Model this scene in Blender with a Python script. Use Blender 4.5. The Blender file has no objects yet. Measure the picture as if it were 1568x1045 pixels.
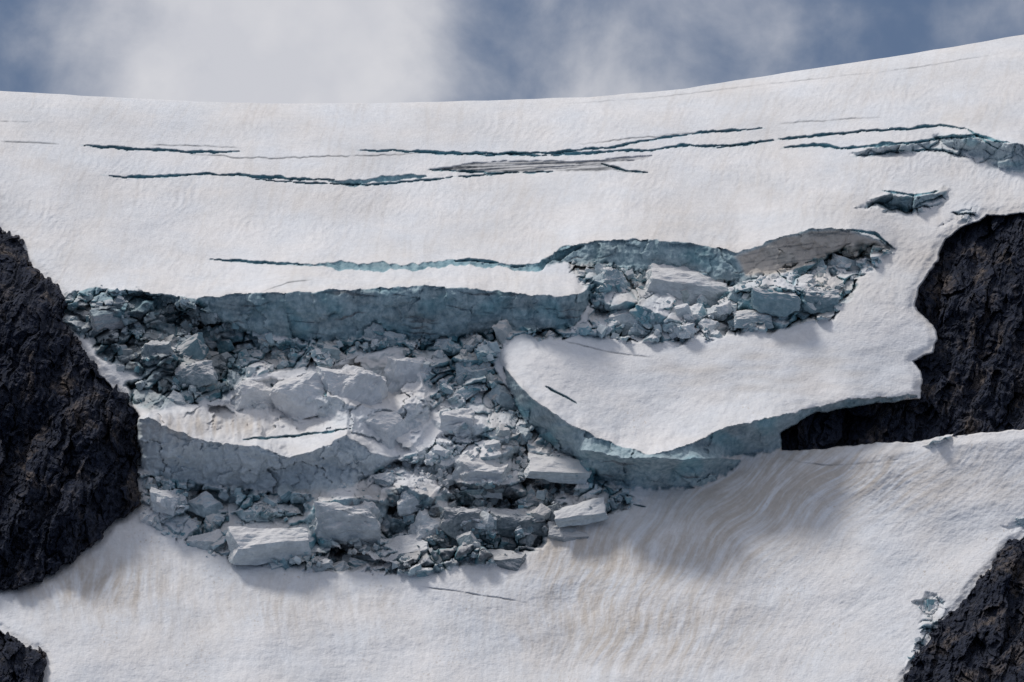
import bpy, bmesh, math, time
import numpy as np
from mathutils import Vector, Euler
T0=time.time()
rng=np.random.RandomState(7)
F=np.float32
# ------------------------------------------------------------------ survey frame (converts map coords to metres)
PITCH=math.radians(6.0); K=0.2/1500.0
CAM=np.array([0.0,-1500.0*math.cos(PITCH),-1500.0*math.sin(PITCH)])
FW=np.array([0,math.cos(PITCH),math.sin(PITCH)]); UP=np.array([0,-math.sin(PITCH),math.cos(PITCH)])
def world(a,b,w):
    X=w*(a-784.0)*K; v=w*(522.5-b)*K
    return np.stack([X, CAM[1]+w*FW[1]+v*UP[1], CAM[2]+w*FW[2]+v*UP[2]],-1).astype(F)
# ------------------------------------------------------------------ noise
GA=rng.rand(65536)*2*np.pi; GX=np.cos(GA).astype(F); GY=np.sin(GA).astype(F)
R1=rng.rand(65536).astype(F);R2=rng.rand(65536).astype(F);R3=rng.rand(65536).astype(F);R4=rng.rand(65536).astype(F);R5=rng.rand(65536).astype(F)
def pn(x,y,s=0):
    x=np.asarray(x,F)+s*17.37; y=np.asarray(y,F)+s*9.71
    xi=np.floor(x); yi=np.floor(y); fx=x-xi; fy=y-yi
    xi=xi.astype(np.int32)&255; yi=yi.astype(np.int32)&255
    x1=(xi+1)&255; y1=(yi+1)&255
    u=fx*fx*fx*(fx*(fx*6-15)+10); v=fy*fy*fy*(fy*(fy*6-15)+10)
    def g(i,j,dx,dy):
        k=i*256+j
        return GX[k]*dx+GY[k]*dy
    a=g(xi,yi,fx,fy); b=g(x1,yi,fx-1,fy); c=g(xi,y1,fx,fy-1); d=g(x1,y1,fx-1,fy-1)
    ab=a+u*(b-a); cd=c+u*(d-c)
    return (ab+v*(cd-ab))*1.5
def fbm(x,y,o=4,s=0,g=0.5):
    r=0;a=1.0;f=1.0
    for i in range(o):
        r=r+a*pn(x*f,y*f,s+i*3.1); a*=g; f*=2.03
    return r
def ridged(x,y,o=4,s=0,g=0.5):
    r=0;a=1.0;f=1.0
    for i in range(o):
        r=r+a*(1-2*np.abs(pn(x*f,y*f,s+i*3.1))); a*=g; f*=2.07
    return r
def blocks(x,y,s=0,tilt=1.0,tent=1.0):
    """broken-block relief: every cell is a slab with its own tilt, offset and ridge; returns relief, cell rnd, edge distance"""
    x=np.asarray(x,F)+s*13.1; y=np.asarray(y,F)+s*7.7
    xi=np.floor(x); yi=np.floor(y)
    best=np.full(x.shape,9e9,F); sec=np.full(x.shape,9e9,F)
    bk=np.zeros(x.shape,np.int32); bx=np.zeros(x.shape,F); by=np.zeros(x.shape,F)
    for di in (-1,0,1):
        for dj in (-1,0,1):
            ci=xi+di; cj=yi+dj
            k=(ci.astype(np.int32)&255)*256+(cj.astype(np.int32)&255)
            dx=x-(ci+R1[k]); dy=y-(cj+R2[k]); d=dx*dx+dy*dy
            m=d<best
            sec=np.where(m,best,np.minimum(sec,d))
            best=np.where(m,d,best); bk=np.where(m,k,bk); bx=np.where(m,dx,bx); by=np.where(m,dy,by)
    o=R3[bk]-0.5
    ang=R4[bk]*2*np.pi
    t=(np.cos(ang)*bx+np.sin(ang)*by)*tilt
    a2=(R5[bk]-0.5)*1.6
    vv=by*np.cos(a2)+bx*np.sin(a2)-(R4[bk]-0.5)*0.4
    tn=np.abs(vv)*tent
    return (o+t*0.8+tn).astype(F), R5[bk], np.sqrt(sec)-np.sqrt(best)
def ss(a,b,x):
    t=np.clip((x-a)/(b-a),0,1); return t*t*(3-2*t)
def gz2(A,B,cx,cy,sx_,sy_): return np.exp(-(((A-cx)/sx_)**2+((B-cy)/sy_)**2))
def sdf(x,y,poly):
    """signed distance to polygon (map units), positive inside, cropped"""
    P=np.array(poly,float); R=60
    out=np.full(x.shape,-R,F)
    m=(x>P[:,0].min()-R)&(x<P[:,0].max()+R)&(y>P[:,1].min()-R)&(y<P[:,1].max()+R)
    X=x[m];Y=y[m]; ins=np.zeros(X.shape,bool); d=np.full(X.shape,1e9,F)
    n=len(P)
    for i in range(n):
        ax,ay=P[i];bx,by=P[(i+1)%n]
        ex,ey=bx-ax,by-ay; px=X-ax;py=Y-ay
        t=np.clip((px*ex+py*ey)/(ex*ex+ey*ey+1e-9),0,1)
        d=np.minimum(d,(px-ex*t)**2+(py-ey*t)**2)
        if ay!=by:
            c=((Y<ay)!=(Y<by))&(X<ex*(Y-ay)/(by-ay)+ax); ins^=c
    d=np.sqrt(d); out[m]=np.where(ins,d,-d)
    return out
def I(x,pts):
    p=np.array(pts,float); return np.interp(x,p[:,0],p[:,1]).astype(F)
# ------------------------------------------------------------------ outlines surveyed from the photograph
CREST=[(-700,118),(-250,128),(0,139),(150,148),(300,156),(450,159),(600,158),(750,154),(900,149),(1050,136),(1200,112),(1300,97),(1400,82),(1568,53),(1820,5),(2300,-80)]
ROCK_L=[(-720,250),(-250,330),(0,355),(33,372),(40,405),(75,430),(98,455),(92,490),(112,515),(128,545),(155,575),(182,605),(215,635),(205,660),(212,700),(208,745),(212,775),(165,800),(150,825),(120,845),(70,882),(40,893),(0,897),(-250,935),(-720,1000)]
ROCK_R=[(2320,250),(1820,300),(1568,325),(1510,330),(1475,345),(1448,365),(1435,400),(1405,440),(1400,470),(1428,500),(1434,520),(1425,540),(1398,552),(1412,580),(1410,610),(1340,618),(1250,630),(1215,650),(1192,665),(1195,690),(1250,690),(1330,682),(1400,677),(1460,668),(1568,657),(1820,640),(2320,600)]
ROCK_BR=[(2320,700),(1820,770),(1568,822),(1545,838),(1520,872),(1500,890),(1470,935),(1440,955),(1425,985),(1405,1005),(1388,1045),(1370,1110),(1340,1400),(2320,1400)]
ROCK_BL=[(-720,940),(-100,958),(0,965),(18,980),(40,990),(66,1000),(68,1020),(64,1045),(66,1100),(90,1400),(-720,1400)]
C_L=[(95,458),(120,446),(150,438),(240,447),(310,462),(345,492),(420,520),(520,515),(600,515),(640,540),(600,535),(545,545),(500,562),(430,572),(360,590),(340,612),(280,622),(228,634),(205,620),(190,592),(215,572),(165,560),(120,512),(90,485)]
C_M=[(560,505),(640,515),(700,512),(770,502),(900,497),(905,445),(870,415),(862,398),(920,400),(980,415),(1130,432),(1200,410),(1300,372),(1375,382),(1310,440),(1282,490),(1180,505),(1030,532),(900,518),(800,515),(770,540),(755,570),(800,620),(860,680),(905,700),(930,735),(990,775),(930,790),(860,815),(835,835),(800,866),(730,866),(700,866),(640,882),(470,874),(330,856),(278,832),(300,800),(230,770),(205,718),(330,742),(480,752),(590,712),(640,690),(690,655),(660,630),(650,590),(640,560),(600,530)]
C_R1=[(1310,318),(1350,295),(1400,298),(1450,288),(1462,300),(1440,318),(1400,330),(1360,328)]
C_R2=[(1290,240),(1330,226),(1400,218),(1440,203),(1500,203),(1568,220),(1620,240),(1560,260),(1525,264),(1480,244),(1430,232),(1360,240)]
C_R3=[(1440,345),(1462,325),(1490,312),(1502,322),(1475,345)]
C_BR=[(1382,1030),(1400,975),(1410,940),(1398,918),(1435,908),(1450,930),(1432,965),(1408,1000)]
C_S=[(1405,680),(1425,668),(1452,652),(1462,668),(1440,682)]
C_X=[(1535,808),(1570,796),(1600,800),(1580,815),(1545,816)]
C_LC=[(205,775),(212,715),(240,740),(330,760),(300,810),(270,835),(215,800)]
SERAC=[(212,640),(290,625),(352,612),(362,588),(410,582),(480,570),(545,545),(600,533),(645,555),(652,590),(672,640),(640,680),(610,705),(540,745),(400,755),(205,720)]
GRIME=[(470,872),(500,810),(560,740),(650,715),(700,735),(790,700),(850,720),(930,760),(940,790),(860,820),(800,865),(700,868),(640,885)]
DARKL=[(98,458),(240,447),(345,490),(400,530),(360,600),(280,622),(228,634),(190,592),(150,540),(90,485)]
LAYER=[(655,260),(720,251),(800,246),(900,247),(960,240),(1000,238),(985,246),(930,250),(960,260),(992,264),(930,263),(850,262),(760,266),(700,264)]
DIRTR=[(1125,392),(1190,365),(1245,350),(1300,352),(1340,365),(1375,382),(1310,400),(1250,405),(1200,420),(1140,425)]
# lips: (edge line, foot line, overhang, run-out length, ice tint, calm)
LIPS=[
 ([(815,408),(850,388),(885,374),(950,367),(1000,367),(1060,373),(1130,388),(1190,365),(1245,350),(1300,352),(1340,365),(1378,383)],
  [(815,409),(850,402),(885,405),(950,420),(1000,426),(1060,424),(1130,434),(1200,412),(1250,402),(1300,395),(1340,388),(1378,384)],0.7,60,0.95,0),
 ([(95,455),(140,440),(180,445),(240,449),(300,458),(350,452),(430,448),(560,443),(640,438),(720,442),(800,450),(860,456),(890,448),(915,428),(930,422)],
  [(95,456),(140,455),(200,480),(300,505),(400,512),(500,526),(560,514),(640,522),(700,516),(760,504),(820,510),(880,502),(915,440),(930,423)],0.7,45,0.95,0),
 ([(765,552),(785,580),(800,597),(830,622),(880,655),(950,684),(1000,698),(1060,680),(1110,655),(1180,640),(1250,624),(1300,612),(1350,609),(1412,605)],
  [(765,553),(785,606),(800,640),(850,688),(880,698),(950,710),(1000,726),(1060,714),(1110,700),(1180,692),(1230,662),(1300,632),(1350,620),(1412,608)],1.1,80,0.85,0.9),
 ([(870,690),(900,690),(960,701),(1040,704),(1100,700),(1137,706)],
  [(870,691),(900,734),(960,746),(1000,750),(1070,746),(1137,714)],1.2,18,0.95,0),
 ([(203,645),(228,640),(270,662),(330,679),(400,686),(440,702),(475,694),(530,666),(565,692),(600,704),(618,692)],
  [(203,712),(260,738),(330,744),(400,752),(480,756),(540,742),(590,716),(618,694)],0.8,38,0.45,0.8),
 ([(350,616),(362,606),(420,598),(500,606),(540,622),(600,628),(650,612),(668,630)],
  [(350,617),(362,628),(420,624),(500,640),(540,664),(600,672),(650,650),(668,634)],0.1,40,0.10,0.5),
 ([(1430,212),(1470,206),(1510,215),(1570,224),(1640,240)],[(1430,213),(1470,232),(1510,246),(1548,264),(1640,244)],1.2,20,0.6,0.5),
 # individual seracs and slabs
 ([(655,640),(690,652),(740,650),(775,668),(800,690)],[(655,641),(690,668),(740,672),(775,690),(800,692)],0.2,30,0.3,0.8),
 ([(690,738),(720,742),(760,740),(800,752)],[(690,739),(720,760),(760,765),(800,754)],0.6,32,0.6,0.9),
 ([(800,698),(835,718),(880,727),(918,724)],[(800,699),(835,730),(880,742),(918,728)],0.9,25,0.8,0.9),
 ([(842,782),(880,784),(915,780),(938,776)],[(842,783),(880,800),(915,796),(938,778)],0.9,20,0.8,0.9),
 ([(343,812),(380,826),(430,834),(485,826)],[(343,813),(380,850),(430,864),(485,862)],0.5,32,0.5,0.9),
 ([(462,800),(490,770),(540,762),(592,768),(600,785)],[(462,801),(490,838),(540,835),(592,798),(600,786)],0.2,25,0.6,0.9),
 ([(585,752),(620,745),(665,765),(690,790)],[(585,753),(620,785),(665,800),(690,792)],0.3,22,0.5,0.8),
 ([(130,480),(170,470),(220,480),(260,500)],[(130,481),(170,500),(220,520),(260,502)],0.5,20,0.8,0.4),
 ([(190,560),(240,545),(300,556),(340,575)],[(190,561),(240,590),(300,605),(340,577)],0.4,22,0.8,0.4),
 ([(920,475),(960,462),(1010,480),(1050,500)],[(920,476),(960,495),(1010,512),(1050,502)],0.4,20,0.5,0.7),
 ([(1110,452),(1160,438),(1230,446),(1290,452)],[(1110,453),(1160,486),(1230,492),(1290,456)],0.6,16,0.95,0.3),
 ([(660,700),(700,708),(750,700),(800,688)],[(660,701),(700,722),(750,722),(800,690)],0.5,22,0.4,0.6),
 ([(1295,236),(1340,226),(1390,221),(1435,213)],[(1295,237),(1340,238),(1390,233),(1435,216)],1.2,10,0.5,0.3),
 ([(1325,305),(1360,298),(1400,303),(1455,292)],[(1325,306),(1360,316),(1400,322),(1455,296)],1.2,10,0.8,0.3),
]
NBIG=7
CREV=[
 ([(0,217),(60,219),(90,221)],1.7),([(120,223),(200,229),(290,233),(370,233)],4.0),([(230,222),(310,224),(370,227)],1.5),
 ([(290,237),(400,243),(500,240),(590,238),(680,233)],1.95),([(700,238),(760,237),(860,233),(940,225),(1010,212),(1080,203),(1175,197)],3.2),
 ([(545,229),(640,233),(720,236),(790,236),(850,238),(930,233),(1000,230),(1060,223),(1110,223),(1170,217)],4.2),
 ([(1090,228),(1150,220),(1200,213),(1260,207),(1340,200),(1400,197),(1440,192),(1490,198)],3.6),
 ([(1190,228),(1240,222),(1290,227),(1340,223),(1400,218),(1450,210),(1500,209),(1540,219),(1568,222)],4.2),
 ([(150,269),(220,272),(300,267),(360,268),(440,274),(520,276)],4.0),([(500,277),(545,281),(590,274),(630,270),(655,270)],8.0),
 ([(380,275),(440,279),(500,282),(560,284),(640,277),(740,268),(800,262)],2.4),([(655,260),(700,262),(760,266),(850,263)],3.5),([(920,250),(958,262),(995,265)],3.2),
 ([(320,397),(400,403),(475,407)],3.6),([(450,406),(560,409),(640,409),(690,402),(740,405),(805,409)],10.0),([(780,411),(825,410),(845,397),(868,384),(895,376)],13.0),
 ([(860,160),(1000,150),(1140,133),(1250,121),(1400,104),(1568,76)],0.7),([(0,186),(50,187)],1.2),([(1190,190),(1260,185),(1350,180)],1.1),
 ([(880,222),(960,213),(1040,206),(1100,200)],1.6),([(690,401),(720,398),(765,403)],4.0),
 ([(835,592),(860,605),(887,621)],3.4),([(493,570),(497,590),(500,608)],6.0),([(414,588),(418,606)],4.0),([(640,897),(700,906),(760,915),(810,924)],1.3),
 ([(1190,702),(1260,713),(1300,712),(1400,702)],0.9),([(370,674),(440,668),(500,662),(545,655)],3.0),
 ([(400,447),(440,433),(480,428)],1.3),([(925,742),(960,770),(992,777)],2.5),
 ([(1350,292),(1400,300),(1440,292)],3.0),([(1300,352),(1340,358),(1368,380)],4),([(1300,241),(1360,233),(1430,229),(1478,240)],3.0),([(1480,196),(1500,210),(1530,230)],3.0),
 ([(573,560),(580,604)],2.4),([(855,520),(935,540),(1000,548)],1.0),
]
# depth of the mountain side
cp=np.arange(-400,1500,1.0)
cc=np.interp(cp,[-400,60,140,152,165,190,260,440,470,560,700,850,950,1060,1400],[9,9,7,5.2,3.6,2.7,2.35,2.1,1.2,0.85,0.85,1.15,1.3,1.35,1.2])*0.2
cum=np.concatenate([[0],np.cumsum(cc)[:-1]]); cum=cum-np.interp(522,cp,cum)
def base(a,b):
    cr=I(a,CREST); bl=ss(520,150,b)
    bb=b-(cr-154.0)*bl
    w=1500.0-np.interp(bb,cp,cum)
    w=w+5.0*pn(a/260,b/190,3)+1.5*pn(a/90,b/70,5)*ss(100,260,b-cr*0)
    w=w-10*ss(350,-100,a)-14*ss(1250,1750,a)*ss(300,800,b)
    return w.astype(F)
# ------------------------------------------------------------------ glacier sheet
cols=np.concatenate([np.linspace(-700,-42,70),np.arange(-40,1610,1.2),np.linspace(1612,2300,70)])
t=np.concatenate([np.linspace(0,1,800),1+np.linspace(0.003,0.35,60)])
A=np.repeat(cols[None,:],len(t),0).astype(F)
crest=I(cols,CREST)+0.8*pn(cols/40,cols*0,2)
B=(crest[None,:]+(1060-crest[None,:])*t[:,None]).astype(F)
W=base(A,B)
wx=2.6*fbm(A/26,B/20,3,11); wy=2.2*fbm(A/24,B/18,3,12)
wxb=wx*2+6*pn(A/70,B/60,14); wyb=wy*2+5*pn(A/70,B/60,15)
Aw=A+wx; Bw=B+wy
ice=np.zeros_like(A);deep=np.zeros_like(A);dirt=np.zeros_like(A);grime_shade=np.zeros_like(A);face=np.zeros_like(A);calm=np.zeros_like(A);lipd=np.zeros_like(A)
rough=1.4*pn(A/13,B/13,21)+0.8*pn(A/5,B/5,23)
gx=np.arange(-800,2400,2.0)
for li,(lp,bp,over,L,tint,cal) in enumerate(LIPS):
    x0=lp[0][0];x1=lp[-1][0]
    yl=I(Aw,lp); yb=I(Aw,bp)
    e=min(14,(x1-x0)*0.12)
    h1=np.where((gx>x0)&(gx<x1),np.maximum(I(gx,bp)-I(gx,lp),0),0)*ss(0,e,gx-x0)*ss(0,e,x1-gx)
    kk=np.exp(-0.5*(np.arange(-30,31)*2/(18.0 if L>30 else 8.0))**2); kk/=kk.sum()
    h1s=np.convolve(h1,kk,'same')
    h=np.interp(Aw,gx,h1); hs=np.interp(A,gx,h1s)
    v=Bw-yl
    v=v+rough*(np.abs(v)<12)*(1-np.abs(v)/12)
    hm=np.where(v<0,hs+(h-hs)*np.exp(np.minimum(v,0)/12),h)
    Hh=0.2*hm*(0.9+over)
    f=np.where(v<0,np.exp(np.minimum(v,0)/L),np.clip(1-v/np.maximum(h,1e-3),0,1))
    W-=(Hh*f).astype(F)
    fm=ss(-0.8,0.8,v)*ss(3,-2,v-h+3*rough)*(h>2)
    if li>=NBIG:
        calm=np.maximum(calm,cal*np.where(v<0,ss(-1.6*L,-0.9*L,v),ss(1.0,0.7,v/np.maximum(h,1e-3)))*(h>2))
        ice=np.maximum(ice,fm*tint)
    else:
        face=np.maximum(face,fm); ice=np.maximum(ice,fm*tint)
        calm=np.maximum(calm,cal*np.where(v<0,np.exp(np.minimum(v,0)/L)>0.3,v<h)*(h>2))
        lipd=np.maximum(lipd,np.where((v<0)&(h>8),np.exp(v/14),0))
        if tint>0.8:
            lay=pn(v/4.6+2.0*pn(A/70,B/50,31+li)+0.6*pn(A/18,B/14,36),A/120,33+li)
            ln=ss(0.36,0.55,lay)*ss(-0.35,0.15,pn(A/45,B/12,37+li))*fm*(tint>0.9)
            grime_shade=np.maximum(grime_shade,np.maximum(ln*0.8,fm*(0.20+0.25*ss(-.2,.5,pn(A/50,B/30,38+li))))); W+=0.4*ln
W+=face*(1.0*ridged(A/34,B/60,3,41)*0.5+0.35*fbm(A/7,B/9,3,42)).astype(F)
fb,_,fe=blocks((A+wx*3)/34,(B+wy*3)/50,9,1.0,0.6); W+=face*1.6*fb
deep=np.maximum(deep,face*(ice>0.6)*0.35*ss(0.0,0.6,pn(A/45,B/40,39)))
# ---- broken ice
chaos=np.zeros_like(A)
for P,am in ((C_L,1.0),(C_M,1.0),(C_R1,0.6),(C_R2,0.42),(C_R3,0.5),(C_BR,0.5),(C_S,0.7),(C_X,0.5),(C_LC,0.35)):
    s=sdf(A+wxb,B+wyb,P)
    chaos=np.maximum(chaos,ss(-2,8,s)*am)
ser=sdf(A+wxb*.6,B+wyb*.6,SERAC)
sm=ss(-2,6,ser)
chaos*=(1-1.0*sm)
cm=chaos>0.01
a=A[cm];b=B[cm];q=chaos[cm];ca=calm[cm]
a2=a+7*fbm(a/34,b/34,3,51); b2=b+6*fbm(a/34,b/34,3,52)
b0,r0,e0=blocks(a2/74,b2/52,1,0.8,1.3)
b1,r1,e1=blocks((a2+0.3*b2)/31,b2/23,2,1.0,1.4)
b3,r3,e3=blocks((a2-0.2*b2)/13,b2/11,3,1.0,1.2)
b4,r4,e4=blocks(a2/6,b2/5,4,1.0,1.0)
big=ss(640,760,b)*0.4+0.7
fine=ss(-0.25,0.35,fbm(a/55,b/45,2,8))
rel=(big*7.0*(b0-0.25)+4.8*(b1-0.25))*(1-0.85*ca)+(1.8*(b3-0.25)*(0.3+0.95*fine)+0.7*(b4-0.25)*fine)*(1-0.75*ca)+0.4*fbm(a/9,b/9,3,53)
W[cm]+=(rel*q).astype(F)
cav=np.zeros_like(A); cav[cm]=(ss(0.16,0.0,e1)*ss(0.5,0.75,r1)+ss(0.07,0,e0)*ss(.3,.5,r0))*q*(1-ca)
W+=cav*4.5
# recess under the upper wall, behind the left rubble
rec=gz2(A,B,420,545,90,16)+0.8*gz2(A,B,240,500,100,16)+0.6*gz2(A,B,800,775,70,12)+0.6*gz2(A,B,650,830,70,12)
W+=rec*4.0*(chaos>0.3)
RB=np.zeros_like(A); RB[cm]=r1*0.6+r3*0.4
k=sm>0.01
sa=A[k]+wx[k]*4; sb=B[k]+wy[k]*4
bs,rs,es=blocks((sa-.2*sb)/78,sb/52,6,0.6,0.8); bs2,_,es2=blocks((sa+.3*sb)/34,sb/26,7,0.7,0.8)
back=ss(660,610,B[k])
W[k]+=((5.0*(bs-0.2)*(0.5+0.7*back)+1.7*(bs2-0.2)*ss(-.2,.3,pn(sa/50,sb/50,54))*(0.4+back)+0.8*fbm(sa/22,sb/18,4,55))*sm[k]).astype(F)
crk=np.zeros_like(A); crk[k]=ss(0.03,0.0,es)*ss(.4,.7,rs)*sm[k]; W+=crk*1.8
# ---- crevasses
for pts,wd in CREV:
    P=np.array(pts,float)
    vert=abs(P[-1,0]-P[0,0])<abs(P[-1,1]-P[0,1])
    sd_=wd*3.3+pts[0][0]*0.013
    if vert:
        m=(Bw>P[0,1])&(Bw<P[-1,1])
        c=np.interp(Bw,P[:,1],P[:,0]); tt=(Bw-P[0,1])/(P[-1,1]-P[0,1]); d=Aw-c
    else:
        m=(Aw>P[0,0])&(Aw<P[-1,0])
        long_=(P[-1,0]-P[0,0])>120
        c=np.interp(Aw,P[:,0],P[:,1])+(2.0*pn(A/30,A*0,sd_)+1.1*pn(A/9,A*0,sd_+2) if long_ else 0)*(0.5 if wd<1.6 else 1); tt=(Aw-P[0,0])/(P[-1,0]-P[0,0]); d=B-c
    wl=wd*1.15*np.clip(6*np.minimum(tt,1-tt),0,1)**0.6*(0.80+0.65*pn(A/33,B/200,sd_)+0.45*pn(A/11,B/200,sd_+1))
    wl=np.where(m,np.maximum(wl,0.0),0)
    if wd<2:
        cov_=np.clip(1.15-np.abs(d)/1.25,0,1)*np.clip(wl/1.7,0,1)
        grime_shade=np.maximum(grime_shade,cov_*0.9); W+=cov_*0.6; continue  # hairline crevasses: shade of the gap tinted in grey, barely carved
    u=d/np.maximum(wl,1e-3)
    ins=(np.abs(u)<0.5)&m&(wl>0.9)
    prof=np.where(ins,(u+0.5),0)
    W+=(prof*((wl*0.45+1.1) if wd<7 else (wl*0.3+0.6))+ins*0.5).astype(F)
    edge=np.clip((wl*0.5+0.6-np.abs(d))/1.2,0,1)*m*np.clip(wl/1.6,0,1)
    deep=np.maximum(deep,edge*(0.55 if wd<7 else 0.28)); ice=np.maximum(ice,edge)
s=sdf(Aw,Bw,LAYER); lm=ss(-1,2,s); grime_shade=np.maximum(grime_shade,lm*(0.35+0.6*ss(-0.1,0.3,pn(A/90,B/1.9+A/40,61)))); W+=lm*(1.0+1.0*pn(A/70,B/2.0+A/40,62))
s=sdf(Aw,Bw,DIRTR); dm=ss(-2,6,s); dirt=np.maximum(dirt,dm*0.75); grime_shade=np.where(dm>0,grime_shade*(1-.8*dm),grime_shade); grime_shade=np.maximum(grime_shade,dm*(0.0+0.5*ss(0.25,0.5,pn(A/50,B/4+A/30,63)))); ice=ice*(1-0.8*dm); deep=deep*(1-.7*dm)
# ---- rock cut-outs: ice ends in a thick edge there
rk=np.maximum.reduce([sdf(A+wxb*0.5,B+wyb*0.5,p) for p in (ROCK_L,ROCK_R,ROCK_BR,ROCK_BL)])
rr=ss(0.0,5,rk)
W+=rr*32
near=ss(-16,0,rk); W+=near*1.6
# ---- snow surface texture
open_=(1-np.clip(chaos*1.5,0,1))*(1-face)*(1-np.clip(deep,0,1))
upper=ss(560,420,B)
sl=0.35+0.25*pn(A/400,B/300,70)
qa=A+sl*(B-300)+6*pn(A/60,B/40,71)
rip=ridged(qa/12.5,B/15,2,72,0.4)*0.30
W-=open_*upper*(rip*0.85*(0.35+0.8*ss(-0.5,0.5,pn(A/120,B/80,73)))).astype(F)
W+=open_*(0.34*fbm(A/48,B/30,4,74)).astype(F)
ap=np.clip((A-700)/620,0,1.15)
qd=A+ap*(B-860)*1.0+22*pn(A/120,B/90,81)
low=ss(540,640,B)
st=fbm(qd/9,B/32,3,82,0.6)
W+=open_*low*(0.085*st+0.10*fbm(A/9,B/7,2,83)).astype(F)
# ---- dirt on old snow
apr=open_*low*(1-sm)
stv=fbm(qd/15,B/70,5,84,0.72)
reg=0.07+0.55*gz2(A,B+(A-1120)*0.5,1120,800,190,100)+0.48*gz2(A,B,880,850,90,80)+0.55*gz2(A,B,150,895,100,45)+0.36*gz2(A,B,1000,980,180,60)+0.42*gz2(A,B,1330,735,220,45)+0.22*gz2(A,B,420,930,200,40)
dirt=np.maximum(dirt,apr*np.clip(reg*(0.85+0.85*stv)+0.10*fbm(A/90,B/70,4,85),0,0.8)*0.95)
dirt=np.maximum(dirt,sm*np.clip(0.75*gz2(A,B,320,652,100,20)*(0.8+0.8*pn(A/7,B/60,98)),0,.7))
dirt=np.maximum(dirt,sm*(1-face)*np.clip(0.12+0.3*pn(A/50,B/25,99),0,.4))
spots=ss(0.55,0.75,fbm(A/4.5,B/4.5,2,86))*ss(0.0,0.5,pn(A/70,B/60,87))
dirt=np.maximum(dirt,apr*spots*0.6)
dirt=np.maximum(dirt,open_*upper*np.clip(0.08+0.17*fbm(A/130,B/60,4,88)+0.26*gz2(A*0,B,0,400,1,70)*ss(850,1100,A)+0.10*ss(.1,.6,pn(qa/9,B/70,93)),0,0.5))
slab=gz2(A,B,1180,570,200,50)
dirt=np.maximum(dirt,open_*slab*np.clip(0.22+0.38*pn((A+.8*B)/60,B/14,100),0,.5))
dirt=np.maximum(dirt,open_*near*(0.15+0.3*ss(0,0.4,pn(A/30,B/30,89))))
dirt=np.maximum(dirt,lipd*(1-face)*0.3*ss(-.2,.4,pn(A/60,B/20,90)))
Pw=world(A,B,W)
du=np.gradient(Pw,axis=1); dv=np.gradient(Pw,axis=0)
N=np.cross(du,dv); N/=np.linalg.norm(N,axis=-1,keepdims=True)+1e-9
N*=np.sign(-N[...,1:2]+1e-9)
nz=N[...,2]
def blur(M,n=1):
    for _ in range(n):
        M=(M+np.roll(M,1,0)+np.roll(M,-1,0)+np.roll(M,1,1)+np.roll(M,-1,1))/5
    return M
nzb=blur(nz,3)
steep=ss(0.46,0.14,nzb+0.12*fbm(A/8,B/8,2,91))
snowy=ss(-0.2,0.5,pn(A/75,B/60,92))
ctr=np.clip(gz2(A,B,665,670,80,55)+gz2(A,B,640,710,60,30)+gz2(A,B,250,770,70,35)*0.9+0.5*gz2(A,B,1010,500,90,22)+.6*gz2(A,B,840,700,60,20),0,1)
blue=np.clip(gz2(A,B,1210,465,110,30)+0.9*gz2(A,B,930,430,60,40)+0.8*gz2(A,B,640,530,110,30)+0.6*gz2(A,B,720,590,60,60)+0.5*gz2(A,B,470,520,90,30),0,1)
ch=np.clip(chaos*1.6,0,1)
gz=ss(-10,14,sdf(A+wxb,B+wyb,GRIME)); gl=ss(-10,20,sdf(A+wxb,B+wyb,DARKL))
r2=ss(1280,1380,A)*ss(340,300,B)
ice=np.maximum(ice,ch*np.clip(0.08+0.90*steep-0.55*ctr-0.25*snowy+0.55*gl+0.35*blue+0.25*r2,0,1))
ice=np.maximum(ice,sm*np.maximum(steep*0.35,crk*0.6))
grime_shade=np.maximum(grime_shade,ch*np.clip(0.04+gz*(0.20+0.8*ss(.35,.62,RB))*(0.35+0.85*steep)*(1-ctr*.7)+gl*(0.46+0.45*steep)*(0.5+0.7*RB)+0.2*blue*RB+0.25*r2*steep,0,0.95))
deep=np.maximum(deep,ch*np.clip(cav*1.2,0,1)*0.6)  # shade in the voids between blocks painted in as dark blue
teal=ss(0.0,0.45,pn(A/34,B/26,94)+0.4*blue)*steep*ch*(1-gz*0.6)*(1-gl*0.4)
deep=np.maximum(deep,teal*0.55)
dirt=np.maximum(dirt,ch*(1-steep)*0.35*ss(-0.2,0.4,pn(A/50,B/40,95))*(1-ctr))
dirt*=(1-rr*0.5)
NC=len(cols); NR=len(t)
ext=12
tail=[];tc=[]
cov=np.stack([np.clip(ice,0,1),np.clip(dirt,0,1),np.clip(deep,0,1),np.clip(grime_shade,0,1)],-1).astype(F)
for i in range(ext,0,-1):
    dd=2.0*(1.6**i-0.6)
    p=Pw[0].copy(); p[:,1]+=dd; p[:,2]+=min(dd*0.06,6)
    tail.append(p); tc.append(cov[0]*0)
Pall=np.concatenate([np.array(tail,F),Pw],0); Call=np.concatenate([np.array(tc,F),cov],0)
NR2=NR+ext
idx=np.arange(NR2*NC).reshape(NR2,NC)
Q=np.stack([idx[1:,:-1],idx[1:,1:],idx[:-1,1:],idx[:-1,:-1]],-1)
cls=np.zeros((NR2,NC),np.int8)
brk=(np.clip(chaos+face+sm,0,1)>0.3)
lowb=I(A[0],[(-700,900),(200,770),(280,845),(480,870),(640,884),(800,862),(930,790),(1000,760),(1140,712),(1190,690),(1600,660),(2300,640)])
cls[ext:]=np.where(brk,1,np.where(B>lowb[None,:]-60,2,0)); 
cq=cls[1:,:-1]
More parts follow.
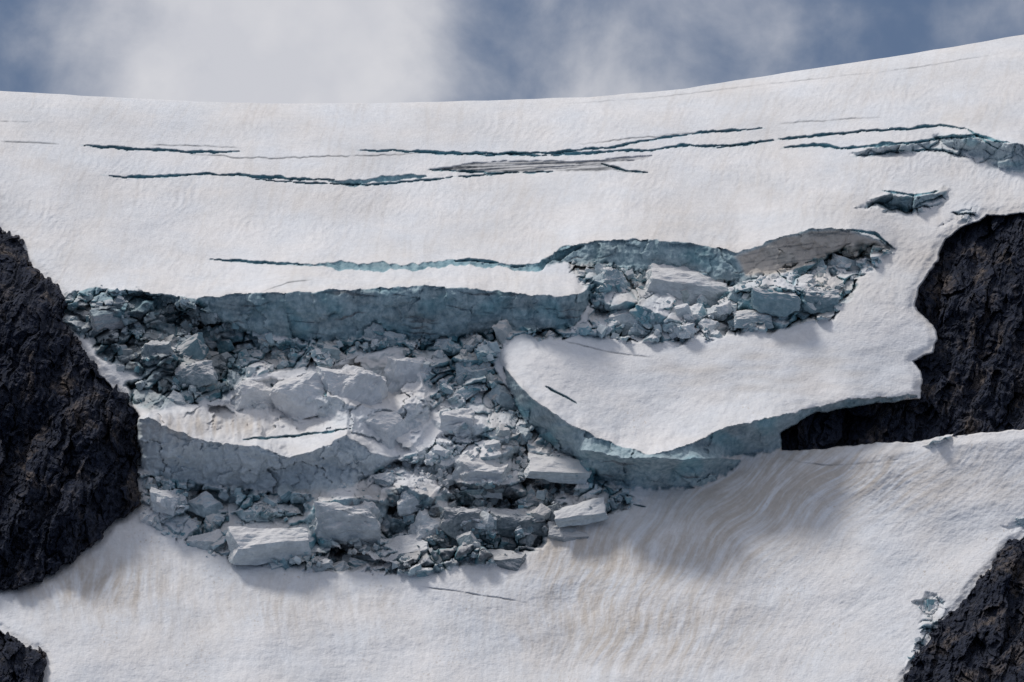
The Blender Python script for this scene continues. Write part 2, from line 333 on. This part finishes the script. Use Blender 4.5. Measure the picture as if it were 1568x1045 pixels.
def mk(name,V,faces,cv,mat,smooth=True):
    used=np.zeros(len(V),bool); used[faces.ravel()]=True
    mp=np.cumsum(used)-1; V=V[used]; faces=mp[faces]
    me=bpy.data.meshes.new(name); k=faces.shape[1]
    me.vertices.add(len(V)); me.vertices.foreach_set("co",V.astype(F).ravel())
    me.loops.add(faces.size); me.loops.foreach_set("vertex_index",faces.astype(np.int32).ravel())
    me.polygons.add(len(faces)); me.polygons.foreach_set("loop_start",np.arange(0,faces.size,k,dtype=np.int32))
    me.polygons.foreach_set("loop_total",np.full(len(faces),k,np.int32))
    me.polygons.foreach_set("use_smooth",np.full(len(faces),smooth,bool))
    if cv is not None:
        at=me.attributes.new("cover",'FLOAT_COLOR','POINT'); at.data.foreach_set("color",cv[used].astype(F).ravel())
    me.update(calc_edges=True); me.materials.append(mat)
    ob=bpy.data.objects.new(name,me); bpy.context.scene.collection.objects.link(ob); return ob
# ------------------------------------------------------------------ materials
def ice_material(name):
    m=bpy.data.materials.new(name); m.use_nodes=True; nt=m.node_tree; n=nt.nodes; l=nt.links
    bs=n["Principled BSDF"]; at=n.new("ShaderNodeAttribute"); at.attribute_name="cover"
    sp=n.new("ShaderNodeSeparateColor"); l.new(at.outputs["Color"],sp.inputs[0])
    geo=n.new("ShaderNodeNewGeometry")
    nz=n.new("ShaderNodeTexNoise"); nz.inputs["Scale"].default_value=0.55; nz.inputs["Detail"].default_value=8; nz.inputs["Roughness"].default_value=0.65
    l.new(geo.outputs["Position"],nz.inputs["Vector"])
    nb=n.new("ShaderNodeTexNoise"); nb.inputs["Scale"].default_value=0.06; nb.inputs["Detail"].default_value=6
    l.new(geo.outputs["Position"],nb.inputs["Vector"])
    def mix(a,b,f,bt='MIX'):
        x=n.new("ShaderNodeMix"); x.data_type='RGBA'; x.blend_type=bt
        for s,v in ((x.inputs[6],a),(x.inputs[7],b)):
            if isinstance(v,tuple): s.default_value=(*v,1)
            else: l.new(v,s)
        if isinstance(f,float): x.inputs[0].default_value=f
        else: l.new(f,x.inputs[0])
        return x.outputs[2]
    def mr(v,a,b,c,d):
        x=n.new("ShaderNodeMapRange"); l.new(v,x.inputs[0])
        for i,q in enumerate((a,b,c,d)): x.inputs[i+1].default_value=q
        return x.outputs[0]
    snow=mix((0.82,0.805,0.80),(0.76,0.775,0.80),mr(nb.outputs[0],0.35,0.65,0,1))
    icec=mix((0.21,0.35,0.41),(0.43,0.575,0.62),mr(nz.outputs[0],0.35,0.65,0,1))
    c=mix(snow,icec,sp.outputs[0])
    c=mix(c,(0.52,0.45,0.375),sp.outputs[1])
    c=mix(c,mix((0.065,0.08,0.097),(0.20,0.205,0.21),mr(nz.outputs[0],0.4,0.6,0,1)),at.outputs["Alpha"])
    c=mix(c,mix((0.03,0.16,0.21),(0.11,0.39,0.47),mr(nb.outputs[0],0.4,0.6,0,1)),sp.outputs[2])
    v=n.new("ShaderNodeHueSaturation"); l.new(c,v.inputs["Color"]); l.new(mr(nz.outputs[0],0.25,0.75,0.90,1.08),v.inputs["Value"])
    l.new(v.outputs[0],bs.inputs["Base Color"]); bs.inputs["Roughness"].default_value=0.7
    bs.inputs["Specular IOR Level"].default_value=0.25
    bp=n.new("ShaderNodeBump"); bp.inputs["Strength"].default_value=0.6; bp.inputs["Distance"].default_value=0.35
    n3=n.new("ShaderNodeTexNoise"); n3.inputs["Scale"].default_value=1.3; n3.inputs["Detail"].default_value=6
    l.new(geo.outputs["Position"],n3.inputs["Vector"]); l.new(n3.outputs[0],bp.inputs["Height"]); l.new(bp.outputs[0],bs.inputs["Normal"])
    return m
MI=ice_material("glacier_ice_and_snow")
def rock_material(name,tint):
    m=bpy.data.materials.new(name); m.use_nodes=True; nt=m.node_tree; n=nt.nodes; l=nt.links
    bs=n["Principled BSDF"]; geo=n.new("ShaderNodeNewGeometry")
    mp=n.new("ShaderNodeMapping"); mp.inputs["Scale"].default_value=(1,1,0.3); mp.inputs["Rotation"].default_value=(0,0.25,0)
    l.new(geo.outputs["Position"],mp.inputs[0])
    a=n.new("ShaderNodeTexNoise"); a.inputs["Scale"].default_value=0.10; a.inputs["Detail"].default_value=10; a.inputs["Roughness"].default_value=0.74; l.new(mp.outputs[0],a.inputs[0])
    b=n.new("ShaderNodeTexNoise"); b.inputs["Scale"].default_value=0.9; b.inputs["Detail"].default_value=7; l.new(mp.outputs[0],b.inputs[0])
    r=n.new("ShaderNodeValToRGB"); e=r.color_ramp.elements
    e[0].position=0.36; e[0].color=(0.009*tint,0.013*tint,0.026*tint,1); e[1].position=0.68; e[1].color=(0.12*tint,0.096*tint,0.080*tint,1)
    x=e.new(0.53); x.color=(0.022*tint,0.026*tint,0.040*tint,1)
    l.new(a.outputs[0],r.inputs[0])
    h=n.new("ShaderNodeHueSaturation"); l.new(r.outputs[0],h.inputs["Color"])
    q=n.new("ShaderNodeMapRange"); l.new(b.outputs[0],q.inputs[0]); q.inputs[1].default_value=0.3;q.inputs[2].default_value=0.7;q.inputs[3].default_value=0.4;q.inputs[4].default_value=1.8
    l.new(q.outputs[0],h.inputs["Value"]); l.new(h.outputs[0],bs.inputs["Base Color"])
    bs.inputs["Roughness"].default_value=0.85; bs.inputs["Specular IOR Level"].default_value=0.15
    bp=n.new("ShaderNodeBump"); bp.inputs["Strength"].default_value=0.9; bp.inputs["Distance"].default_value=0.6
    l.new(b.outputs[0],bp.inputs["Height"]); l.new(bp.outputs[0],bs.inputs["Normal"])
    return m
MR=rock_material("dark_gneiss",1.0)
V=Pall.reshape(-1,3); C=Call.reshape(-1,4)
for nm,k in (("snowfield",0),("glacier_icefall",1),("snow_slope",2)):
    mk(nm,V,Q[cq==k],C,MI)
print("glacier",time.time()-T0)
# ------------------------------------------------------------------ fallen ice blocks and seracs
def chunk(r,ncut,sub=0,lo=0.55):
    """convex angular block: a box with corners and edges split off; unit size"""
    bm=bmesh.new(); bmesh.ops.create_cube(bm,size=2)
    for v in bm.verts: v.co=Vector([c*r.uniform(0.75,1.0) for c in v.co])
    for _ in range(ncut):
        d=r.normal(size=3); d/=np.linalg.norm(d); d=Vector(d)
        s=max(v.co.dot(d) for v in bm.verts)
        bmesh.ops.bisect_plane(bm,geom=bm.verts[:]+bm.edges[:]+bm.faces[:],plane_co=d*s*r.uniform(lo,0.85),plane_no=d,clear_outer=True)
        pts=[v.co.copy() for v in bm.verts]; bm.clear()
        for p in pts: bm.verts.new(p)
        bmesh.ops.convex_hull(bm,input=bm.verts[:])
        lv=[v for v in bm.verts if not v.link_faces]
        bmesh.ops.delete(bm,geom=lv,context='VERTS')
    bmesh.ops.triangulate(bm,faces=bm.faces[:])
    for _ in range(sub):
        bmesh.ops.subdivide_edges(bm,edges=bm.edges[:],cuts=1,use_grid_fill=True)
        bmesh.ops.triangulate(bm,faces=bm.faces[:])
    bm.verts.index_update()
    bmesh.ops.recalc_face_normals(bm,faces=bm.faces[:])
    v=np.array([x.co[:] for x in bm.verts]); f=np.array([[w.index for w in q.verts] for q in bm.faces]); bm.free(); return v,f
small=[chunk(rng,5) for _ in range(26)]
medium=[chunk(rng,7,3) for _ in range(20)]
def n3(p,s,seed):
    return (fbm(p[:,0]*s,p[:,1]*s+p[:,2]*s*0.7,3,seed)+fbm(p[:,2]*s,p[:,0]*s-p[:,1]*s*0.6,3,seed+5))*0.5
def rot(rx,ry,rz): return np.array(Euler((rx,ry,rz)).to_matrix())
def split(p,f,c0,snowt,seed,icef=1.0):
    """unshared triangles, cover from facing: snow lies on top, bare ice on the walls"""
    tri=p[f]; nn=np.cross(tri[:,1]-tri[:,0],tri[:,2]-tri[:,0]); nn/=np.linalg.norm(nn,axis=1,keepdims=True)+1e-12
    cc=np.repeat(c0[None],len(f),0)
    top=ss(snowt-0.15,snowt+0.15,nn[:,2])
    cc[:,0]=np.clip(np.maximum(0.08+0.90*(1-top),c0[0]*0.7)*icef,0,1); cc[:,2]*=(1-top); cc[:,3]*=(1-0.5*top)
    cc[:,1]=np.clip(cc[:,1]+0.12*top,0,1)
    return tri.reshape(-1,3), np.arange(len(f)*3).reshape(-1,3), np.repeat(cc,3,0)
Pf=Pw.reshape(-1,3); cf=cov.reshape(-1,4); ctf=ctr.ravel(); blf=blue.ravel(); dkf=np.clip(gl+0.8*gz,0,1).ravel()
field=(chaos*(1-0.9*np.clip(calm*1.2,0,1)))*(rk<-6)*(B>330)
def scatter(name,protos,n,s0,sg,smax,prob,upright,disp,embed):
    prob=prob.ravel().astype(float); prob=prob/prob.sum()
    pick=rng.choice(len(prob),n,p=prob); VV=[];FF=[];CC=[];o=0
    for j,i in enumerate(pick):
        v,f=protos[rng.randint(len(protos))]
        s=min(s0*np.exp(rng.normal()*sg),smax)
        p=v*(s*np.array([rng.uniform(0.8,1.7),rng.uniform(0.8,1.2),rng.uniform(0.55,1.1)]))
        if disp>0: p=p*(1+disp*n3(v,1.6,j%40)[:,None])
        R=rot(rng.uniform(0.2,1.0),rng.normal()*0.35,rng.uniform(-.9,.9)) if upright else rot(*rng.uniform(-3,3,3))
        p=p@R.T+Pf[i]+np.array([0,embed*s,0.1*s])
        c=cf[i].copy(); c[2]=c[2]*0.4+(rng.rand()<0.14+0.3*blf[i])*0.45
        g=max(c[3]*rng.uniform(0.2,1.2), dkf[i]*rng.uniform(0.0,0.85)*(rng.rand()<0.65))
        c[3]=np.clip(g,0,0.85)*(1-.6*ctf[i])
        c[0]*=(1-.7*ctf[i])
        tv,tf,tcv=split(p,f,c,0.32,j,rng.uniform(0.5,1.0)*(1-.6*ctf[i]))
        VV.append(tv);FF.append(tf+o);CC.append(tcv); o+=len(tv)
    return mk(name,np.concatenate(VV),np.concatenate(FF),np.concatenate(CC),MI,False)
dn=ss(-0.10,0.40,fbm(A/45,B/36,2,97))
scatter("ice_debris",small,4600,0.32,0.6,1.5,field*(0.06+0.94*dn)+ctr*field*0.6,False,0,-0.2)
scatter("ice_blocks",medium,290,1.5,0.5,4.2,field*(0.3+0.7*(1-dn)),True,0.18,0.25)
# cx,cy,width,height,lean back,ice strength on walls,grime
SER=[(1045,440,130,50,.5,.45,.1),(575,512,30,34,.1,.7,.2),(740,728,92,46,.6,.45,.1),(858,716,104,22,.7,.6,.0),(790,805,86,38,.4,.8,.65),(890,788,88,22,.6,.6,.1),
 (410,832,132,50,.7,.5,.05),(530,802,112,72,.6,.5,.18),(612,848,96,28,.7,.5,.1),(660,815,60,48,.5,.35,.0),(310,836,66,30,.5,.6,.1),(762,862,84,24,.4,.9,.75),(632,768,58,42,.5,.5,.0),(722,575,58,38,.5,.7,.1),(965,488,70,32,.5,.5,.0),(940,432,46,44,.2,.9,.1),
 (165,488,64,32,.3,.8,.4),(300,572,66,34,.3,.9,.5),(700,645,60,32,.5,.3,.0),(1190,462,78,38,.3,.9,.2),(1255,462,60,38,.3,.9,.25),(820,768,52,24,.4,.8,.6),(440,548,56,32,.3,.8,.3),(240,540,54,32,.3,.9,.5),(868,820,62,22,.5,.5,.5),(1150,490,70,26,.4,.6,.1),
 (545,604,104,84,.40,.26,.0),(617,590,84,92,.35,.26,.0),(455,606,96,56,.45,.2,.0),(392,606,72,42,.45,.25,.0),(585,660,80,52,.45,.3,.0),(250,770,50,28,.4,.4,0),(700,800,60,40,.4,.8,.7),(560,858,70,22,.4,.8,.6)]
for j,(cx,cy,w_,h_,tl,icf,gr) in enumerate(SER):
    v,f=chunk(rng,8,4,0.62)
    i=np.argmin((A[:,:]-cx)**2+(B-cy)**2)
    wm=w_*0.1; hm=h_*0.1
    p=v*np.array([wm,wm*0.5+hm*0.2,hm*1.1])
    p=p+ (v*0.32*min(wm,hm))*n3(v,1.1,j)[:,None]+v*0.10*min(wm,hm)*n3(v,4,j+9)[:,None]
    p=p@rot(tl,rng.normal()*0.12,rng.normal()*0.3).T+Pf[i]+np.array([0,min(wm,hm)*0.40,0])
    c=np.array([0,0.05,0.0,gr]); 
    if cx>1100: c[2]=0.25
    tv,tf,tcv=split(p,f,c,0.34,j,icf)
    mk("serac",tv,tf,tcv,MI,False)
print("debris",time.time()-T0)
# ------------------------------------------------------------------ rock
def rock(name,poly,x0,x1,y0,y1,mode,seed,keep,fx0,fx1,fy0,fy1):
    def ax(p,q,f0,f1):
        parts=[]
        if f0>p: parts.append(np.linspace(p,f0,60)[:-1])
        parts.append(np.arange(f0,f1,1.3))
        if q>f1: parts.append(np.linspace(f1,q,60))
        return np.concatenate(parts)
    xs=ax(x0,x1,fx0,fx1); ys=ax(y0,y1,fy0,fy1)
    A=np.repeat(xs[None,:],len(ys),0).astype(F); B=np.repeat(ys[:,None],len(xs),1).astype(F)
    wx=2.6*fbm(A/26,B/20,3,11); wy=2.2*fbm(A/24,B/18,3,12)
    wxb=wx*2+6*pn(A/70,B/60,14); wyb=wy*2+5*pn(A/70,B/60,15)
    s=sdf(A+wxb*0.5,B+wyb*0.5,poly)
    if mode=='front': s=s+5.0*fbm(A/14,B/14,4,seed,0.6)
    w=base(A,B)
    a2=A+7*fbm(A/40,B/40,3,seed+1); b2=B+7*fbm(A/40,B/40,3,seed+2)
    u=a2+0.28*b2
    g0,_,_=blocks(u/52,b2/120,seed+3,0.9,0.5)
    g1,_,ge=blocks(u/17,(b2-0.2*a2)/44,seed+4,1.0,0.5)
    g2,_,_=blocks(u/6,(b2-0.3*a2)/13,seed+5,1,0.6)
    g3,_,_=blocks(u/3,b2/6,seed+6,1,0.8)
    rel=9*(g0-.2)+3.4*(g1-.2)+1.2*(g2-.2)+0.5*(g3-.2)-0.9*ridged(u/14,B/90,4,seed+7)+0.8*pn((b2-0.3*a2)/7,a2/150,seed+8)
    if mode=='front':
        w=w+rel*0.8-0.2*np.clip(s,-60,58)*0.6-2.5+np.where(s<0,-s*1.4,0)
    else:
        w=w+9+rel*0.8*ss(-45,10,s)+(1-ss(-30,0,s))*4
    P=world(A,B,w); nc=len(xs); idx=np.arange(len(ys)*nc).reshape(len(ys),nc)
    Qd=np.stack([idx[1:,:-1],idx[1:,1:],idx[:-1,1:],idx[:-1,:-1]],-1)
    kp=(s[1:,:-1]>-keep)
    return mk(name,P.reshape(-1,3),Qd[kp],None,MR,False)
rock("rock_cliff",ROCK_L,-700,240,240,990,'front',20,10,-42,240,340,910)
rock("rock_cliff",ROCK_R,1180,2300,250,720,'back',35,30,1180,1610,310,710)
rock("rock_cliff",ROCK_BR,1330,2300,700,1380,'front',50,10,1330,1610,810,1060)
rock("rock_cliff",ROCK_BL,-700,100,930,1380,'front',65,10,-42,100,950,1060)
print("rock",time.time()-T0)
# ------------------------------------------------------------------ light
EL=math.radians(61); AZ=math.radians(-62)
sd=(math.sin(AZ)*math.cos(EL),math.cos(AZ)*math.cos(EL),math.sin(EL))
L=bpy.data.lights.new("sun","SUN"); L.energy=2.15; L.angle=math.radians(12); L.color=(1,0.96,0.915)
lo=bpy.data.objects.new("sun",L); bpy.context.scene.collection.objects.link(lo)
lo.rotation_euler=Vector(sd).to_track_quat('Z','Y').to_euler(); lo.location=(0,0,500)
wd=bpy.data.worlds.new("World"); bpy.context.scene.world=wd; wd.use_nodes=True
n=wd.node_tree.nodes; l=wd.node_tree.links
bg=n["Background"]; bg.inputs[1].default_value=0.10
sky=n.new("ShaderNodeTexSky"); sky.sky_type='NISHITA'; sky.sun_disc=False; sky.sun_elevation=EL; sky.sun_rotation=AZ; sky.altitude=1500; sky.air_density=1.0; sky.dust_density=0.6
tc=n.new("ShaderNodeTexCoord")
def mth(op,a,b=None,c=None):
    x=n.new("ShaderNodeMath"); x.operation=op
    for i,v in enumerate((a,b,c)):
        if v is None: continue
        if isinstance(v,(int,float)): x.inputs[i].default_value=v
        else: l.new(v,x.inputs[i])
    return x.outputs[0]
sx=n.new("ShaderNodeSeparateXYZ"); l.new(tc.outputs["Generated"],sx.inputs[0])
nA=n.new("ShaderNodeTexNoise"); nA.inputs["Scale"].default_value=34; nA.inputs["Detail"].default_value=9; nA.inputs["Roughness"].default_value=0.56; nA.inputs["Distortion"].default_value=0.2
l.new(tc.outputs["Generated"],nA.inputs[0])
def gauss(cx,wx_,amp,cz,wz):
    a=mth('DIVIDE',mth('SUBTRACT',sx.outputs[0],cx),wx_); b=mth('DIVIDE',mth('SUBTRACT',sx.outputs[2],cz),wz)
    r=mth('ADD',mth('MULTIPLY',a,a),mth('MULTIPLY',b,b))
    return mth('MULTIPLY',mth('EXPONENT',mth('MULTIPLY',r,-1)),amp)
dens=mth('ADD',gauss(-0.047,0.034,1.40,0.158,0.08),gauss(0.028,0.022,0.62,0.156,0.024))
dens=mth('ADD',dens,gauss(-0.004,0.010,-0.35,0.160,0.03))
front=mth('GREATER_THAN',sx.outputs[1],0)
dens=mth('MULTIPLY',dens,front)
hi=n.new("ShaderNodeMapRange"); l.new(sx.outputs[2],hi.inputs[0]); hi.inputs[1].default_value=0.22; hi.inputs[2].default_value=0.5; hi.inputs[3].default_value=0; hi.inputs[4].default_value=0.6
dens=mth('ADD',dens,hi.outputs[0])
dens=mth('ADD',dens,mth('MULTIPLY',mth('SUBTRACT',nA.outputs[0],0.5),1.9))
mr=n.new("ShaderNodeMapRange"); mr.interpolation_type='SMOOTHSTEP'; l.new(dens,mr.inputs[0]); mr.inputs[1].default_value=-0.2; mr.inputs[2].default_value=1.15; mr.inputs[3].default_value=0.0; mr.inputs[4].default_value=1
nC=n.new("ShaderNodeTexNoise"); nC.inputs["Scale"].default_value=45; nC.inputs["Detail"].default_value=8; nC.inputs["Roughness"].default_value=0.5
l.new(tc.outputs["Generated"],nC.inputs[0])
cm_=n.new("ShaderNodeMix"); cm_.data_type='RGBA'; q_=n.new("ShaderNodeMapRange"); l.new(nC.outputs[0],q_.inputs[0]); q_.inputs[1].default_value=0.35;q_.inputs[2].default_value=0.65
l.new(q_.outputs[0],cm_.inputs[0]); cm_.inputs[6].default_value=(5.9,6.0,6.5,1); cm_.inputs[7].default_value=(7.0,7.0,7.3,1)
dk=n.new("ShaderNodeMix"); dk.data_type='RGBA'; dk.inputs[0].default_value=0.9; l.new(sky.outputs[0],dk.inputs[6]); dk.inputs[7].default_value=(0.95,1.4,2.4,1)
mx=n.new("ShaderNodeMix"); mx.data_type='RGBA'; l.new(mr.outputs[0],mx.inputs[0]); l.new(dk.outputs[2],mx.inputs[6]); l.new(cm_.outputs[2],mx.inputs[7])
l.new(mx.outputs[2],bg.inputs[0])
# ------------------------------------------------------------------ camera
cam=bpy.data.cameras.new("camera"); co=bpy.data.objects.new("camera",cam); bpy.context.scene.collection.objects.link(co)
co.location=CAM.tolist(); co.rotation_euler=(math.pi/2+PITCH,0,0)
cam.sensor_width=36; cam.lens=36/(1568*K); cam.clip_start=10; cam.clip_end=8000
sc=bpy.context.scene; sc.camera=co
sc.view_settings.view_transform='Standard'; sc.view_settings.look='None'; sc.view_settings.exposure=0
print("done",time.time()-T0)
